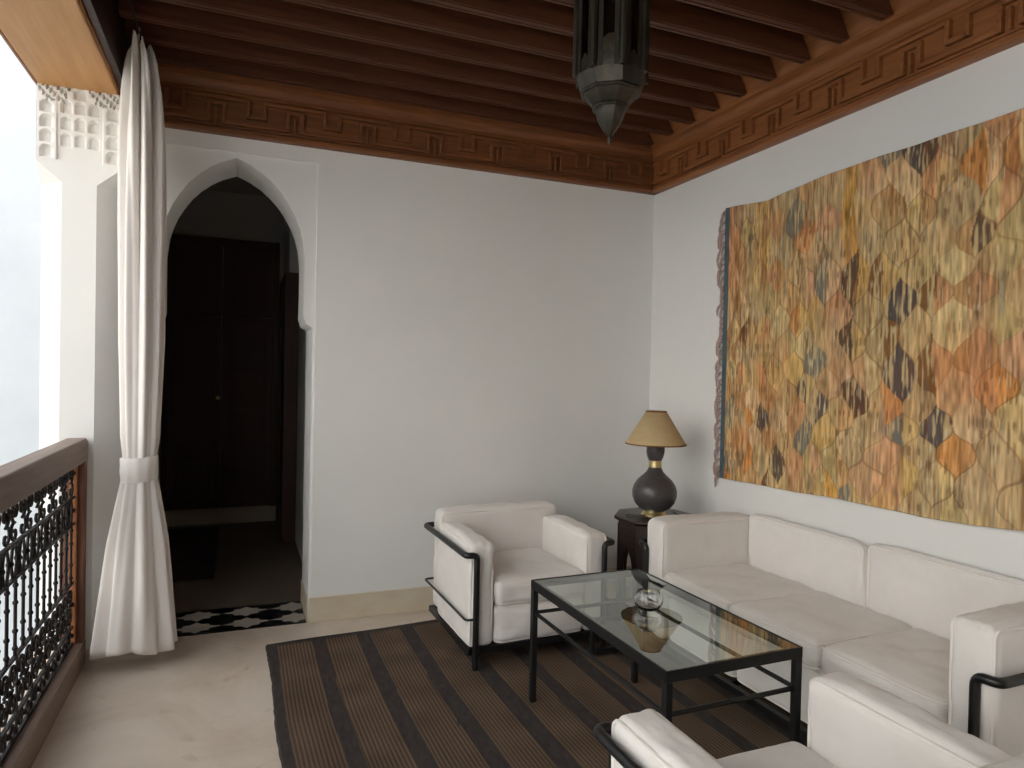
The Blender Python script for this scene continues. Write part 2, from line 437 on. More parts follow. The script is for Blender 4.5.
# hall behind the arch
HY = 6.15
b = MB(); b.box(-.80, .9, HY, HY+.2, 0, 3.0); struct(b.build('wall_hall_end', M['shaded_hall_plaster'], smooth=False))
b = MB(); b.box(.42, .60, YB+.36, HY, 0, 3.0); b.box(.352, .60, YB+.36, YB+.37, 0, 3.0); b.box(.345, .43, 5.36, HY, 0, 3.0); struct(b.build('wall_hall_right', M['shaded_hall_plaster'], smooth=False))
b = MB(); b.box(-.80, -.66, YB+.15, HY, 0, 3.0); struct(b.build('wall_hall_left', M['shaded_hall_plaster'], smooth=False))
b = MB(); b.box(-.66, .42, YB+.36, HY, 2.75, 2.9); struct(b.build('ceiling_hall', M['shaded_hall_plaster'], smooth=False))
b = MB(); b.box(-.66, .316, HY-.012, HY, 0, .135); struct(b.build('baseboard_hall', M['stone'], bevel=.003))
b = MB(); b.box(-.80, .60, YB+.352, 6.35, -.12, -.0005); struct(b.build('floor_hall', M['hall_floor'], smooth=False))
# door at the end of the hall
b = MB(); b.box(-.565, -.515, HY-.05, HY-.001, .136, 2.36); b.box(.265, .315, HY-.05, HY-.001, .136, 2.36); b.box(-.565, .315, HY-.05, HY-.001, 2.30, 2.36)
d1 = struct(b.build('door_1', M['door_wood'], bevel=.004))
def door_leaf(x0, x1, z0, z1, y, rows):
    b = MB(); b.box(x0, x1, y, y+.02, z0, z1)
    w = .05; b.box(x0, x0+w, y-.014, y+.005, z0, z1); b.box(x1-w, x1, y-.014, y+.005, z0, z1)
    for k in range(rows+1):
        z = z0+(z1-z0-w)*k/rows; b.box(x0+w, x1-w, y-.014, y+.005, z, z+w)
        if k < rows:
            zz = z0+(z1-z0-w)*(k+1)/rows
            b.box(x0+w+.03, x1-w-.03, y-.010, y+.005, z+w+.03, zz-.03)
    return b
door_leaf(-.514, -.127, .14, 1.72, HY-.03, 4).build('door_leaf', M['door_wood'], d1, bevel=.003)
door_leaf(-.123, .264, .14, 1.72, HY-.03, 4).build('door_leaf', M['door_wood'], d1, bevel=.003)
door_leaf(-.514, -.127, 1.725, 2.298, HY-.03, 1).build('transom_panel', M['door_wood'], d1, bevel=.003)
door_leaf(-.123, .264, 1.725, 2.298, HY-.03, 1).build('transom_panel', M['door_wood'], d1, bevel=.003)
b = MB(); b.lathe([(.0, 0), (.016, .0), (.016, .006), (.007, .012), (.007, .03), (.014, .038), (.012, .05), (0, .053)], seg=14)
h = b.build('door_knob', M['brass'], d1); h.location = (-.15, HY-.044, 1.05); h.rotation_euler = (PI/2, 0, 0)
b = MB(); b.box(.318, .344, 5.37, 5.43, 0.001, 2.02); b.box(.318, .344, 6.04, 6.10, 0.001, 2.02); b.box(.318, .344, 5.37, 6.10, 1.96, 2.02); b.box(.318, .419, 5.345, 5.359, .001, 2.02)  # last box: dark sheet added over the pier face to stand for shade
d2 = struct(b.build('door_2', M['door_wood'], bevel=.004))
b = MB(); b.box(.334, .3435, 5.432, 6.038, .005, 1.958); b.box(.326, .336, 5.44, 5.5, .005, 1.95); b.box(.326, .336, 5.97, 6.03, .005, 1.95)
b.build('door_leaf', M['door_wood'], d2, bevel=.003)
b = MB(); b.box(-.64, -.12, 4.56, 6.0, .0005, .010)
for i in range(24): b.box(-.62+i*.021, -.614+i*.021, 4.52, 4.562, .001, .005)
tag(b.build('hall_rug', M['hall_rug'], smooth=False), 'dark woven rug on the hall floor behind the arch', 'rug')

# tiled threshold: black ground with grey crosses
t = MB(); t.box(-.384, .344, YB+.0, YB+.352, .0, .003)
pw, ph = .235, .172
for i in range(-2, 3):
    for j in range(2):
        cx = .06+i*pw; cy = YB+.09+j*ph
        pts = []
        n8 = 16
        for k in range(n8):
            a = 2*PI*k/n8
            rr = (1., .70, .60, .70)[k % 4] if k % 4 else 1.
            rr = [.96, .58, .74, .58][k % 4]
            x = max(-.382, min(.342, cx+math.cos(a)*rr*pw*.49)); y = cy+math.sin(a)*rr*ph*.49
            pts.append((x, y, .0028))
        if max(p[0] for p in pts)-min(p[0] for p in pts) > .03: t.prism(pts, (0, 0, .0008), mi=1)
o = struct(t.build('trim_5', [M['tile_black'], M['tile_grey']], smooth=False))

# ------------------------------------------------------------------ rug
ZR = .0108       # top of the rug pile
def val(a, b_, seed):      # smooth value noise (numpy)
    def h(i, j): return np.modf(np.abs(np.sin(i*127.1+j*311.7+seed*74.7)*43758.5453))[0]
    i = np.floor(a); j = np.floor(b_); fa = a-i; fb = b_-j; fa = fa*fa*(3-2*fa); fb = fb*fb*(3-2*fb)
    return (h(i, j)*(1-fa)+h(i+1, j)*fa)*(1-fb)+(h(i, j+1)*(1-fa)+h(i+1, j+1)*fa)*fb
nx, ny = 380, 90
X0, RW, RY0, RY1 = .14, 1.92, .9, 3.36
u = np.linspace(0, RW, nx+1); v = np.linspace(0, 1, ny+1)
UU, VV = np.meshgrid(u, v)
yy = RY0+(RY1-RY0)*VV+.075*(UU-.0)*np.clip(VV, 0, 1)*np.where(UU < .9, 1, .9/np.maximum(UU, .01))
edge = .005*np.sin(yy*7)+.004*(val(yy*40, yy*0, 2)-.5)
xx = X0+UU+.012*(3.36-yy)+edge*np.exp(-UU/.05)+.004*np.sin(yy*4)
yy = yy+.004*np.sin(UU*9)*np.exp(-(1-VV)*6)
uu = UU+.003*np.sin(yy*3+UU*2)+.003*(val(UU*30, yy*5, 1)-.5)
dark = np.zeros_like(uu, bool)
for a0, a1 in [(-.1, .045), (.2, .258), (.412, .475), (.625, .695), (.84, .912), (1.055, 1.125), (1.27, 1.34), (1.485, 1.55), (1.70, 1.76), (1.89, 2.1)]:
    dark |= (uu > a0) & (uu < a1)
dark |= (VV > .988)
rib = .5+.5*np.sin(uu*2*PI/.0148)
n1 = val(UU*12, yy*9, 3); n2 = val(UU*90, yy*60, 4)
L_ = lambda r, g, b_: np.array(lin(r, g, b_)[:3])
ribc = L_(70, 56, 49)[None, None]*(1-rib[..., None])+L_(116, 99, 82)[None, None]*rib[..., None]
ribc = ribc*(.80+.35*n1[..., None])
dkc = L_(66, 61, 59)[None, None]*(.8+.4*n2[..., None])
colr = np.where(dark[..., None], dkc, ribc)
# a stain or two
st = np.exp(-(((UU-.22)/.03)**2+((yy-3.22)/.03)**2)); colr = colr*(1-.4*st[..., None])+L_(96, 52, 44)*.4*st[..., None]
zz_ = np.where(dark, .0085, .0075+.003*rib)
zz_ = np.where((VV < .003) | (UU < .002), .002, zz_)
def grid_object(name, P, C, material, thickness):
    h, w = P.shape[:2]
    me = bpy.data.meshes.new(name)
    idx = np.arange(h*w).reshape(h, w)
    q = np.stack([idx[:-1, :-1], idx[:-1, 1:], idx[1:, 1:], idx[1:, :-1]], -1).reshape(-1, 4)
    me.vertices.add(h*w); me.vertices.foreach_set('co', P.reshape(-1).astype(np.float32))
    me.loops.add(q.size); me.loops.foreach_set('vertex_index', q.reshape(-1).astype(np.int32))
    me.polygons.add(len(q)); me.polygons.foreach_set('loop_start', np.arange(0, q.size, 4, dtype=np.int32))
    me.update(calc_edges=True); me.validate()
    ca = me.color_attributes.new('weave', 'FLOAT_COLOR', 'POINT')
    ca.data.foreach_set('color', np.concatenate([C, np.ones(C.shape[:2]+(1,))], -1).reshape(-1).astype(np.float32))
    me.materials.append(material)
    me.polygons.foreach_set('use_smooth', np.ones(len(q), bool))
    o = bpy.data.objects.new(name, me); COL.objects.link(o)
    s = o.modifiers.new('thickness', 'SOLIDIFY'); s.thickness = thickness; s.offset = -1
    return o
rug = grid_object('striped_rug', np.stack([xx, yy, zz_], -1), colr, M['rug'], .006)
tag(rug, 'dark brown ribbed rug with grey stripes under the coffee table', 'rug')

# ------------------------------------------------------------------ cushions and seating
def cushion(x0, x1, y0, y1, z0, z1, r=.022, puff=(0, 0, 0), seed=0, wr=.0045, top_drop=0):
    c = Vector(((x0+x1)/2, (y0+y1)/2, (z0+z1)/2)); h = Vector(((x1-x0)/2, (y1-y0)/2, (z1-z0)/2))
    par = []
    for a in range(3):
        e = [-h[a]+r*k/4 for k in range(4)]; m = [-h[a]+r+(2*h[a]-2*r)*k/10 for k in range(11)]
        m = [-h[a]+r+(2*h[a]-2*r)*k/18 for k in range(19)]
        par.append(e+m+[-q for q in e[::-1]])
    b = MB(); key = {}
    def vert(p):
        k = tuple(round(q, 5) for q in p)
        if k in key: return key[k]
        q = Vector(p); inn = Vector([max(-(h[a]-r), min(h[a]-r, q[a])) for a in range(3)])
        d = q-inn
        pos = inn+d.normalized()*r if d.length > 1e-9 else q
        n = d.normalized() if d.length > 1e-9 else Vector((0, 0, 1))
        for a in range(3):
            o1, o2 = [k2 for k2 in range(3) if k2 != a]
            if abs(n[a]) > .01:
                w = (1-(q[o1]/h[o1])**4)*(1-(q[o2]/h[o2])**4)
                pos[a] += puff[a]*w*n[a]
        w = noise.fractal((pos+c)*9+Vector((seed*3.1, seed*1.7, 0)), .8, 2., 4)
        w2_ = noise.noise(Vector(((pos+c).x*34, (pos+c).y*34, (pos+c).z*9))+Vector((seed, 0, 0)))*max(0, 1-min(h[a]-abs(q[a]) for a in range(3) if abs(n[a]) < .9)/.07) if d.length > 1e-9 else 0
        pos += n*(w*wr+w2_*wr*.55)
        key[k] = len(b.v); b.v.append(tuple(pos+c)); return key[k]
    for a in range(3):
        o1, o2 = (a+1) % 3, (a+2) % 3
        for s in (-1, 1):
            A, B = par[o1], par[o2]
            for i in range(len(A)-1):
                for j in range(len(B)-1):
                    q = []
                    for (ii, jj) in ((i, j), (i+1, j), (i+1, j+1), (i, j+1)):
                        p = [0, 0, 0]; p[a] = s*h[a]; p[o1] = A[ii]; p[o2] = B[jj]; q.append(vert(p))
                    if s < 0: q.reverse()
                    b.f.append(tuple(q)); b.m.append(0)
    return b
def piping(x0, x1, y0, y1, z0, z1, axis, r=.022, pr=.0052, seed=0):
    # welt cord round the two faces across `axis`
    lo = [x0, y0, z0]; hi = [x1, y1, z1]; b = MB()
    o1, o2 = (axis+1) % 3, (axis+2) % 3
    k = r*.29
    for s in (0, 1):
        pts = []
        for (i, j) in ((0, 0), (1, 0), (1, 1), (0, 1)):
            p = [0, 0, 0]; p[axis] = (lo[axis]+k) if s == 0 else (hi[axis]-k)
            p[o1] = (lo, hi)[i][o1]+(k if i == 0 else -k)*1; p[o2] = (lo, hi)[j][o2]+(k if j == 0 else -k)
            pts.append(p)
        path = fillet(pts, r*1.0, 5, True)
        out = []
        for i, p in enumerate(path):
            q = path[(i+1) % len(path)]; n = max(1, int((q-p).length/.05))
            for t in range(n): out.append(p.lerp(q, t/n))
        out = [p+Vector((noise.noise(p*9+Vector((seed, 0, 0))), noise.noise(p*9+Vector((0, seed, 5))), noise.noise(p*9+Vector((7, 0, seed)))))*.0022 for p in out]
        b.tube(out, pr, 6, True)
    return b
def soft(name, parent, box, r=.027, puff=(0, 0, 0), seed=0, axis=0, wr=.006):
    o = cushion(*box, r=r, puff=puff, seed=seed, wr=wr).build(name, M['fabric'], parent, angle=80)
    piping(*box, axis, r=r, seed=seed).build('piping', M['piping'], o)
    return o

def tube_frame(b, x, y0, y1, zt, inset, r=.0135):
    p = [(-x+inset, y0, 0), (-x+inset, y0, zt), (-x, y0, zt), (-x, y1, zt), (x, y1, zt), (x, y0, zt), (x-inset, y0, zt), (x-inset, y0, 0)]
    q = [Vector(a) for a in p]
    b.tube(fillet(q, .03, 6), r, 12)
def make_chair(label):
    root = thing('armchair', label, 'armchair', group='white armchairs')
    f = MB(); tube_frame(f, .37, -.016, .617, .50, .05); f.build('tube_frame', M['black_tube'], root)
    for s in (-1, 1):
        f = MB(); f.tube([(s*.24, .617, 0), (s*.24, .617, .49)], .0135, 12); f.build('rear_leg', M['black_tube'], root)
    f = MB(); f.tube(fillet([(-.32, -.016, .22), (-.366, -.016, .22), (-.366, .617, .22), (.366, .617, .22), (.366, -.016, .22), (.32, -.016, .22)], .02, 5), .0055, 8)
    f.build('side_rod', M['black_tube'], root)
    f = MB()
    for a in ((-.345, .345, -.002, .022), (-.345, .345, .578, .602)): f.box(a[0], a[1], a[2], a[3], .058, .086)
    for s in (-1, 1): f.box(s*.323, s*.347, -.002, .602, .058, .086)
    for s in (-.1, .1): f.box(s-.012, s+.012, .022, .578, .066, .086)
    f.build('base_frame', M['black_tube'], root, bevel=.002)
    soft('arm_cushion', root, (-.345, -.230, 0, .478, .088, .542), puff=(.004, .003, .010), seed=1, axis=0)
    soft('arm_cushion', root, (.230, .345, 0, .478, .088, .542), puff=(.004, .003, .010), seed=2, axis=0)
    soft('back_cushion', root, (-.326, .326, .479, .602, .088, .590), puff=(.004, .008, .010), seed=3, axis=1)
    soft('seat_cushion', root, (-.226, .226, -.025, .476, .264, .372), puff=(.0, .006, .020), seed=4, axis=2, r=.03)
    soft('base_cushion', root, (-.226, .226, -.012, .476, .090, .260), puff=(.0, .014, .001), seed=5, axis=2, r=.032, wr=.009)
    return root
ch = make_chair('white cushioned armchair with black tube frame, facing the camera by the back wall')
ch.location = (1.294, 2.806, ZR); ch.rotation_euler = (0, 0, math.radians(1.5))
c2 = copy_tree(ch); c2.location = (1.120, 1.308, ZR); c2.rotation_euler = (0, 0, PI+math.radians(.5))
c2['label'] = 'white armchair seen from behind, nearest the camera, cut off by the bottom edge'

# sofa (local: x depth from the arm fronts, y along)
so = thing('sofa', 'long white three seat sofa with black tube frame below the wall hanging', 'sofa', (1.818, 1.955, ZR), math.radians(1.0))
def sofa_tube(z, r, inset):
    for q in (1, -1):
        zq = z if q > 0 else z+.022
        f = MB(); f.tube(fillet([(-.016, q*(.81-inset), 0), (-.016, q*(.81-inset), zq), (-.016, q*.82, zq), (.52, q*.82, zq), (.52, q*.82, 0)], .03, 6), r, 12); f.build('tube_frame', M['black_tube'], so)
sofa_tube(.50, .0135, .05)
for q in (1, -1):
    f = MB(); f.tube(fillet([(-.016, q*.76, .22), (-.016, q*.806, .22), (.52, q*.806, .22)], .02, 5), .0055, 8); f.build('side_rod', M['black_tube'], so)
f = MB()
f.box(-.002, .022, -.785, .785, .055, .084); f.box(.505, .527, -.785, .785, .055, .084)
for s in (-1, 1): f.box(0, .525, s*.763-.012, s*.763+.012, .055, .084)
for s in (-.22, .22): f.box(.022, .505, s-.012, s+.012, .062, .084)
f.build('base_frame', M['black_tube'], so, bevel=.002)
soft('arm_cushion', so, (0, .536, .655, .785, .088, .622), puff=(.004, .004, .010), seed=11, axis=1)
soft('arm_cushion', so, (0, .536, -.800, -.672, .088, .652), puff=(.004, .004, .014), seed=12, axis=1)
soft('back_cushion', so, (.490, .541, .004, .651, .27, .640), puff=(.004, .003, .008), seed=13, axis=0, wr=.006)
soft('back_cushion', so, (.490, .541, -.668, -.004, .27, .654), puff=(.004, .003, .010), seed=14, axis=0, wr=.006)
for i in range(3):
    y1 = .652-.4405*i; y0 = y1-.4395
    soft('seat_cushion', so, (-.005, .486, y0+.002, y1-.002, .30, .402), puff=(.006, 0, .016), seed=15+i, axis=2, r=.028, wr=.0075)
    soft('base_cushion', so, (.035, .485, y0+.002, y1-.002, .088, .296), puff=(.006, 0, .0), seed=19+i, axis=2, r=.025, wr=.0075)

# ------------------------------------------------------------------ coffee table
ct = thing('coffee_table', 'low rectangular coffee table with glass top on black metal frame', 'coffee table', (1.343, 2.010, ZR), math.radians(1.3))
hx, hy, zt = .249, .444, .478
for sx in (-1, 1):
    for sy in (-1, 1):
        f = MB(); f.box(sx*hx-.0 if sx < 0 else hx-.023, (-hx+.023) if sx < 0 else hx, sy*hy if sy < 0 else hy-.023, (-hy+.023) if sy < 0 else hy, .0, zt-.032)
        f.build('leg', M['black_frame'], ct, bevel=.002)
f = MB()
# angle section top rails: apron and flange
zf = zt-.008
f.box(-hx, hx, -hy, -hy+.006, zt-.031, zt+.002); f.box(-hx, hx, hy-.006, hy, zt-.031, zt+.002)
f.box(-hx, -hx+.006, -hy, hy, zt-.031, zt+.002); f.box(hx-.006, hx, -hy, hy, zt-.031, zt+.002)
f.box(-hx, hx, -hy, -hy+.034, zf-.006, zf-.001); f.box(-hx, hx, hy-.034, hy, zf-.006, zf-.001)
f.box(-hx, -hx+.034, -hy, hy, zf-.006, zf-.001); f.box(hx-.034, hx, -hy, hy, zf-.006, zf-.001)
f.build('top_frame', M['black_frame'], ct, bevel=.001)
for a in ((-hx+.013, -hy+.013, -hx+.013, hy-.013), (hx-.013, -hy+.013, hx-.013, hy-.013), (-hx+.013, -hy+.013, hx-.013, -hy+.013), (-hx+.013, hy-.013, hx-.013, hy-.013)):
    f = MB(); f.tube([(a[0], a[1], .352), (a[2], a[3], .352)], .0075, 8); f.build('stretcher', M['black_frame'], ct)
f = MB(); f.box(-hx+.008, hx-.008, -hy+.008, hy-.008, zf, zt); f.build('glass_top', M['glass'], ct, smooth=False)
# glass bowl on it
gb = MB()
prof = [(.0, .002), (.028, .002), (.043, .012), (.0515, .030), (.050, .044), (.040, .058), (.038, .064), (.0355, .064), (.037, .056), (.0462, .043), (.0475, .030), (.039, .016), (.026, .009), (0, .009)]
gb.lathe(prof, (0, 0), 40)
o = gb.build('glass_bowl', M['clear'], angle=60); o.location = (1.338, 2.01, zt+ZR+.0005)
tag(o, 'small round clear glass bowl on the glass table top', 'bowl')

# small black frame standing behind the table
sf = thing('low_metal_frame', 'low black metal frame on the rug between coffee table and armchair', 'frame', (1.62, 2.735, ZR))
f = MB(); f.box(-.105, -.085, -.01, .01, 0, .16); f.build('upright', M['black_frame'], sf, bevel=.002)
f = MB(); f.box(-.085, .16, -.012, .012, .012, .034); f.build('foot_bar', M['black_frame'], sf, bevel=.002)
f = MB(); f.box(.14, .16, -.01, .01, .034, .16); f.build('upright', M['black_frame'], sf, bevel=.002)
f = MB(); f.box(-.105, .16, -.012, .012, .16, .176); f.build('top_bar', M['black_frame'], sf, bevel=.002)

# ------------------------------------------------------------------ octagonal side table and lamp
TX, TY, TZ = 2.07, 3.06, .555
st_ = thing('side_table', 'small dark octagonal wooden side table in the corner', 'side table', (TX, TY, ZR), math.radians(6))
def ngon8(rad, rot=PI/8): return [(rad*math.cos(rot+k*PI/4), rad*math.sin(rot+k*PI/4)) for k in range(8)]
b = MB()
b.lathe([(0, TZ-.026), (.205, TZ-.026), (.222, TZ-.016), (.226, TZ-.008), (.222, TZ), (0, TZ)], seg=8, rot=PI/8); b.build('table_top', M['dark_wood'], st_, angle=20, bevel=.002)
pts = ngon8(.20)
for k in range(8):
    p, q = Vector((*pts[k], 0)), Vector((*pts[(k+1) % 8], 0)); w = (q-p); n = Vector((w.y, -w.x, 0)).normalized()
    b = MB(); up = Vector((0, 0, 1)); W = w.length
    prof = [(0, 0), (.16, 0), (.16, .22), (.20, .29), (.30, .35), (.5, .40), (.70, .35), (.80, .29), (.84, .22), (.84, 0), (1, 0), (1, TZ-.027), (0, TZ-.027)]
    b.prism([p+w*a+up*z for a, z in prof], -n*.012)
    pan = b.build('side_panel', M['dark_wood'], st_, bevel=.001)
    b = MB()
    for a0, a1, z0, z1 in ((.06, .94, TZ-.07, TZ-.05), (.06, .94, .42, .44), (.02, .10, .02, TZ-.04), (.90, .98, .02, TZ-.04)):
        b.obox(p+w*a0+up*z0-n*.001, w*(a1-a0), n*.006, up*(z1-z0))
    b.build('panel_molding', M['dark_wood'], pan, bevel=.0015)
b = MB(); b.prism([(x*.9, y*.9, .45) for x, y in pts], (0, 0, .01)); b.build('inner_shelf', M['dark_wood'], st_)

LX, LY = 2.052, 3.05
lp = thing('table_lamp', 'table lamp with dark gourd base and tan cone shade', 'lamp', (LX, LY, TZ+ZR))
S = .985; SR = .845
def prof(*p): return [(r*SR, z*S) for r, z in p]
b = MB(); b.lathe(prof((.0, .001), (.078, .001), (.080, .006), (.076, .014), (.066, .022), (.062, .030), (0, .03)), seg=40); b.build('brass_foot', M['brass'], lp)
b = MB()
body = [(.058, .026), (.095, .044), (.122, .070), (.137, .105), (.138, .135), (.128, .165), (.105, .195), (.075, .218), (.052, .238), (.040, .258), (.037, .268)]
b.lathe(prof((0, .026), *body, (0, .268)), seg=48); b.build('gourd_body', M['ceramic'], lp, angle=60)
b = MB(); b.lathe(prof((0, .262), (.040, .262), (.041, .268), (.038, .280), (.040, .294), (.040, .298), (0, .298)), seg=36); b.build('brass_collar', M['brass'], lp)
b = MB(); b.lathe(prof((0, .297), (.039, .297), (.050, .318), (.057, .345), (.056, .366), (.046, .384), (.034, .392), (.030, .398), (0, .398)), seg=40); b.build('upper_gourd', M['ceramic'], lp, angle=60)
b = MB(); b.lathe(prof((0, .396), (.016, .396), (.016, .45), (.012, .455), (0, .455)), seg=20); b.build('socket', M['brass'], lp)
b = MB(); b.ball((0, 0, .487*S), .025, 16, 1.2); b.build('bulb', M['bulb'], lp)
b = MB(); b.lathe(prof((.187, .386), (.064, .560), (.0615, .560), (.1845, .386)), seg=56, closed=True); sh = b.build('lamp_shade', M['shade'], lp, angle=60)
b = MB(); b.lathe(prof((.0665, .554), (.0655, .563), (.0605, .563), (.0605, .554)), seg=56, closed=True); b.build('shade_trim', M['shade_trim'], sh); b = MB(); b.lathe(prof((.1885, .384), (.1885, .391), (.1835, .391), (.1835, .384)), seg=56, closed=True)
b.build('shade_trim', M['shade_trim'], sh)
b = MB(); 
for k in range(3):
    a = k*2*PI/3; b.tube([(.012*S*math.cos(a), .012*S*math.sin(a), .455*S), (.03*S*math.cos(a), .03*S*math.sin(a), .53*S), (.063*SR*math.cos(a), .063*SR*math.sin(a), .552*S)], .0015, 6)
b.build('shade_carrier', M['brass'], lp)
b = MB()
b.tube(fillet([(-.06, -.02, .012), (-.09, .02, .0035), (-.135, .05, .0035), (-.16, .02, .0035), (-.15, -.03, .0035), (-.10, -.06, .0035), (-.04, -.095, .0035), (.03, -.10, .0035), (.12, -.06, .0035), (.15, .04, .0035)], .03, 4), .0024, 6)
b.build('power_cord', M['cord'], lp)

# ------------------------------------------------------------------ wall hanging
ta = np.array([2.915, 2.604, 2.426, 2.33, 2.102, 1.456, .9]); tz = np.array([2.190, 2.160, 2.180, 2.186, 2.194, 2.197, 2.20])
ba_ = np.array([2.90, 2.591, 2.387, 2.208, 1.958, 1.769, 1.581, 1.414, .9]); bz = np.array([.780, .787, .790, .803, .803, .802, .812, .830, .84])
nh, nv2 = 520, 380
s = np.linspace(0, 1.95, nh+1); tt = np.linspace(0, 1, nv2+1)
SS, TT = np.meshgrid(s, tt)
Yw = 2.913-.012*(1-TT)-SS
ztop = np.interp(-Yw, -ta, tz); zbot = np.interp(-Yw, -ba_, bz)
Zw = zbot+(ztop-zbot)*TT
Xw = XR-.016-.006*np.sin(Yw*9+1)*(.3+.7*(1-TT))-.004*np.sin(Yw*23)
# leaf lattice: half-drop ogee leaves that tile the cloth
def wc(q): return .046+.026*np.clip((q-.1)/.8, 0, 1)
sw = SS+.024*(val(SS*6, Zw*5, 9)-.5)*2+.006*(val(SS*14, Zw*16, 10)-.5)
sl = np.linspace(-.1, 2.1, 1200); cs = np.concatenate([[0], np.cumsum(np.diff(sl)/wc(sl[1:]))])
cu = np.interp(sw, sl, cs)
tw = Zw-.10*np.clip(Zw-1.5, 0, 1)**1.5+.13*(val(SS*4.5, Zw*3.2, 11)-.5)+.02*(val(SS*11, Zw*9, 12)-.5)
i0 = np.floor(cu); best_i = np.zeros_like(cu); best_j = np.zeros_like(cu); bd = np.full_like(cu, -9); bs = np.zeros_like(cu)
def hsh(i, j, k): return np.modf(np.abs(np.sin(i*12.9898+j*78.233+k*37.719)*43758.5453))[0]
hh = .225
for di in (0, 1):
    i = i0+di
    off = np.where(np.mod(i, 2) == 1, hh/2, 0.)
    j = np.round((tw-off)/hh); d = tw-off-j*hh
    q = np.cos(PI*d/hh)**2; Wd = .35*q+.65*q*q*(3-2*q)
    dx = cu-i; m = Wd-np.abs(dx)
    upd = m > bd
    best_i = np.where(upd, i, best_i); best_j = np.where(upd, j, best_j); bs = np.where(upd, dx, bs); bd = np.where(upd, m, bd)
# leaves of one column often run into the next, most of all near the fringed end
mg = (hsh(best_i, np.floor(best_j/2), 5) > np.where(SS < .45, .25, .60))
bj = np.where(mg, np.floor(best_j/2)+.5, best_j)
split = .25*(hsh(best_i, bj, 8)-.5)+.05*np.sin(tw*40+best_i)
half = np.where(bs+split > 0, 1., 0.)
half = np.where(hsh(best_i, bj, 21) > .55, 0., half)
rc = hsh(best_i, bj, 1+half*3.3)
pal = np.array([lin(*c)[:3] for c in [(198, 168, 114), (204, 178, 128), (194, 154, 104), (202, 160, 118), (196, 146, 72), (184, 158, 108), (204, 166, 100), (192, 140, 98), (206, 174, 132), (180, 154, 114), (194, 132, 74), (188, 160, 118), (198, 164, 108), (190, 158, 112), (176, 134, 88), (196, 148, 112)]])
k = np.floor(rc*len(pal)).astype(int) % len(pal)
C = pal[k]
base = L_(206, 176, 126)
C = C*.92+base*.08
# slow drifts between straw, rose and rust
wv = val(SS*3.1, Zw*2.2, 31); w2 = val(SS*9, Zw*1.3, 32); w3 = val(SS*4.3, Zw*2.7, 33)
def blend(C, col, a): return C*(1-a[..., None])+col*a[..., None]
C = blend(C, L_(194, 112, 52), .40*np.clip((wv-.6)*3, 0, 1)*np.clip(.4+w2, 0, 1))
C = blend(C, L_(188, 134, 104), .45*np.clip((w2-.55)*3, 0, 1))
C = blend(C, L_(182, 164, 120), .45*np.clip((w3-.55)*3, 0, 1))
# yarn streaks running with the leaves
s1 = val(SS*175, Zw*24, 41); s2 = val(SS*80, Zw*11, 42); s3 = val(SS*175, Zw*24, 43); s5 = val(SS*120, Zw*9, 45)
C = C*(1+.66*(s1[..., None]-.5)+.50*(s2[..., None]-.5)+.46*(s5[..., None]-.5))*1.04
dk = hsh(best_i, bj, 51+half*7.7)
dmask = dk > np.where(SS < .3, .93, .86)
navy = np.array([lin(*c)[:3] for c in [(66, 66, 76), (104, 66, 40), (76, 60, 58), (112, 116, 110), (120, 78, 44)]])[np.floor(hsh(best_i, bj, 61+half)*5).astype(int) % 5]
lightc = L_(194, 172, 128)
smix = np.clip((s1*.45+s5*.55-.50)*7, 0, 1)[..., None]
C = np.where(dmask[..., None], (navy*(1-smix)+lightc*smix)*.85+C*.15, C)
# scattered short dark and pale yarns
fl = np.clip((s3-.66)*8, 0, 1)*np.clip((val(SS*12, Zw*6, 71)-.30)*3, 0, 1)
C = blend(C, L_(100, 70, 48), .58*fl)
fl = np.clip((val(SS*160, Zw*16, 44)-.80)*8, 0, 1)
C = blend(C, L_(224, 208, 168), .6*fl)
fl = np.clip((val(SS*70, Zw*7, 46)-.80)*7, 0, 1)
C = blend(C, L_(116, 112, 108), .45*fl)
fl = np.clip((val(SS*65, Zw*6, 47)-.80)*7, 0, 1)
C = blend(C, L_(150, 84, 48), .5*fl)
# outlines of the leaves
ol = np.clip(1.5*(1-bd/.10), 0, 1)*(hsh(best_i, bj, 81) > .3)*np.where(mg, .35, 1)
olc = np.where((hsh(best_i, bj, 83) > .55)[..., None], L_(88, 66, 54), L_(146, 98, 56))
C = C*(1-.56*ol[..., None])+olc*(.56*ol)[..., None]
# blue-grey binding along the fringed end
e = SS < .040
C = np.where(e[..., None], L_(86, 98, 104)*(.8+.4*s1[..., None]), C)
C = np.clip(C*1.02, 0, 1)
hang = grid_object('wall_hanging', np.stack([Xw, Yw, Zw], -1), C, M['weave'], -.007)
tag(hang, 'large ochre and orange woven wall hanging with leaf pattern on the right wall', 'tapestry')
for k in range(44):
    f = MB(); t = k/43+random.uniform(-.008, .008); t = min(.998, max(.004, t))
    z = .785+(2.185-.785)*t; y = 2.913-.012*(1-t)
    x = XR-.018
    ln = random.uniform(.06, .11); out = random.uniform(.024, .055)
    p0 = Vector((x, y-.004, z)); pts = [p0, p0+Vector((-.003, out*.6, -.004)), p0+Vector((-.004, out, -ln*.35)), p0+Vector((-.002, out*1.05+random.uniform(-.006, .006), -ln*.7)), p0+Vector((-.002, out*1.0+random.uniform(-.008, .008), -ln))]
    pts = fillet(pts, .012, 3)
    n = len(pts)
    f.tube(pts, .004, 6, rads=[.003+.004*max(0,math.sin(PI*i/(n-1)))**.7*(1+.25*math.sin(i*2.3)) for i in range(n)])
    f.build('fringe_tassel', M['fringe'], hang)

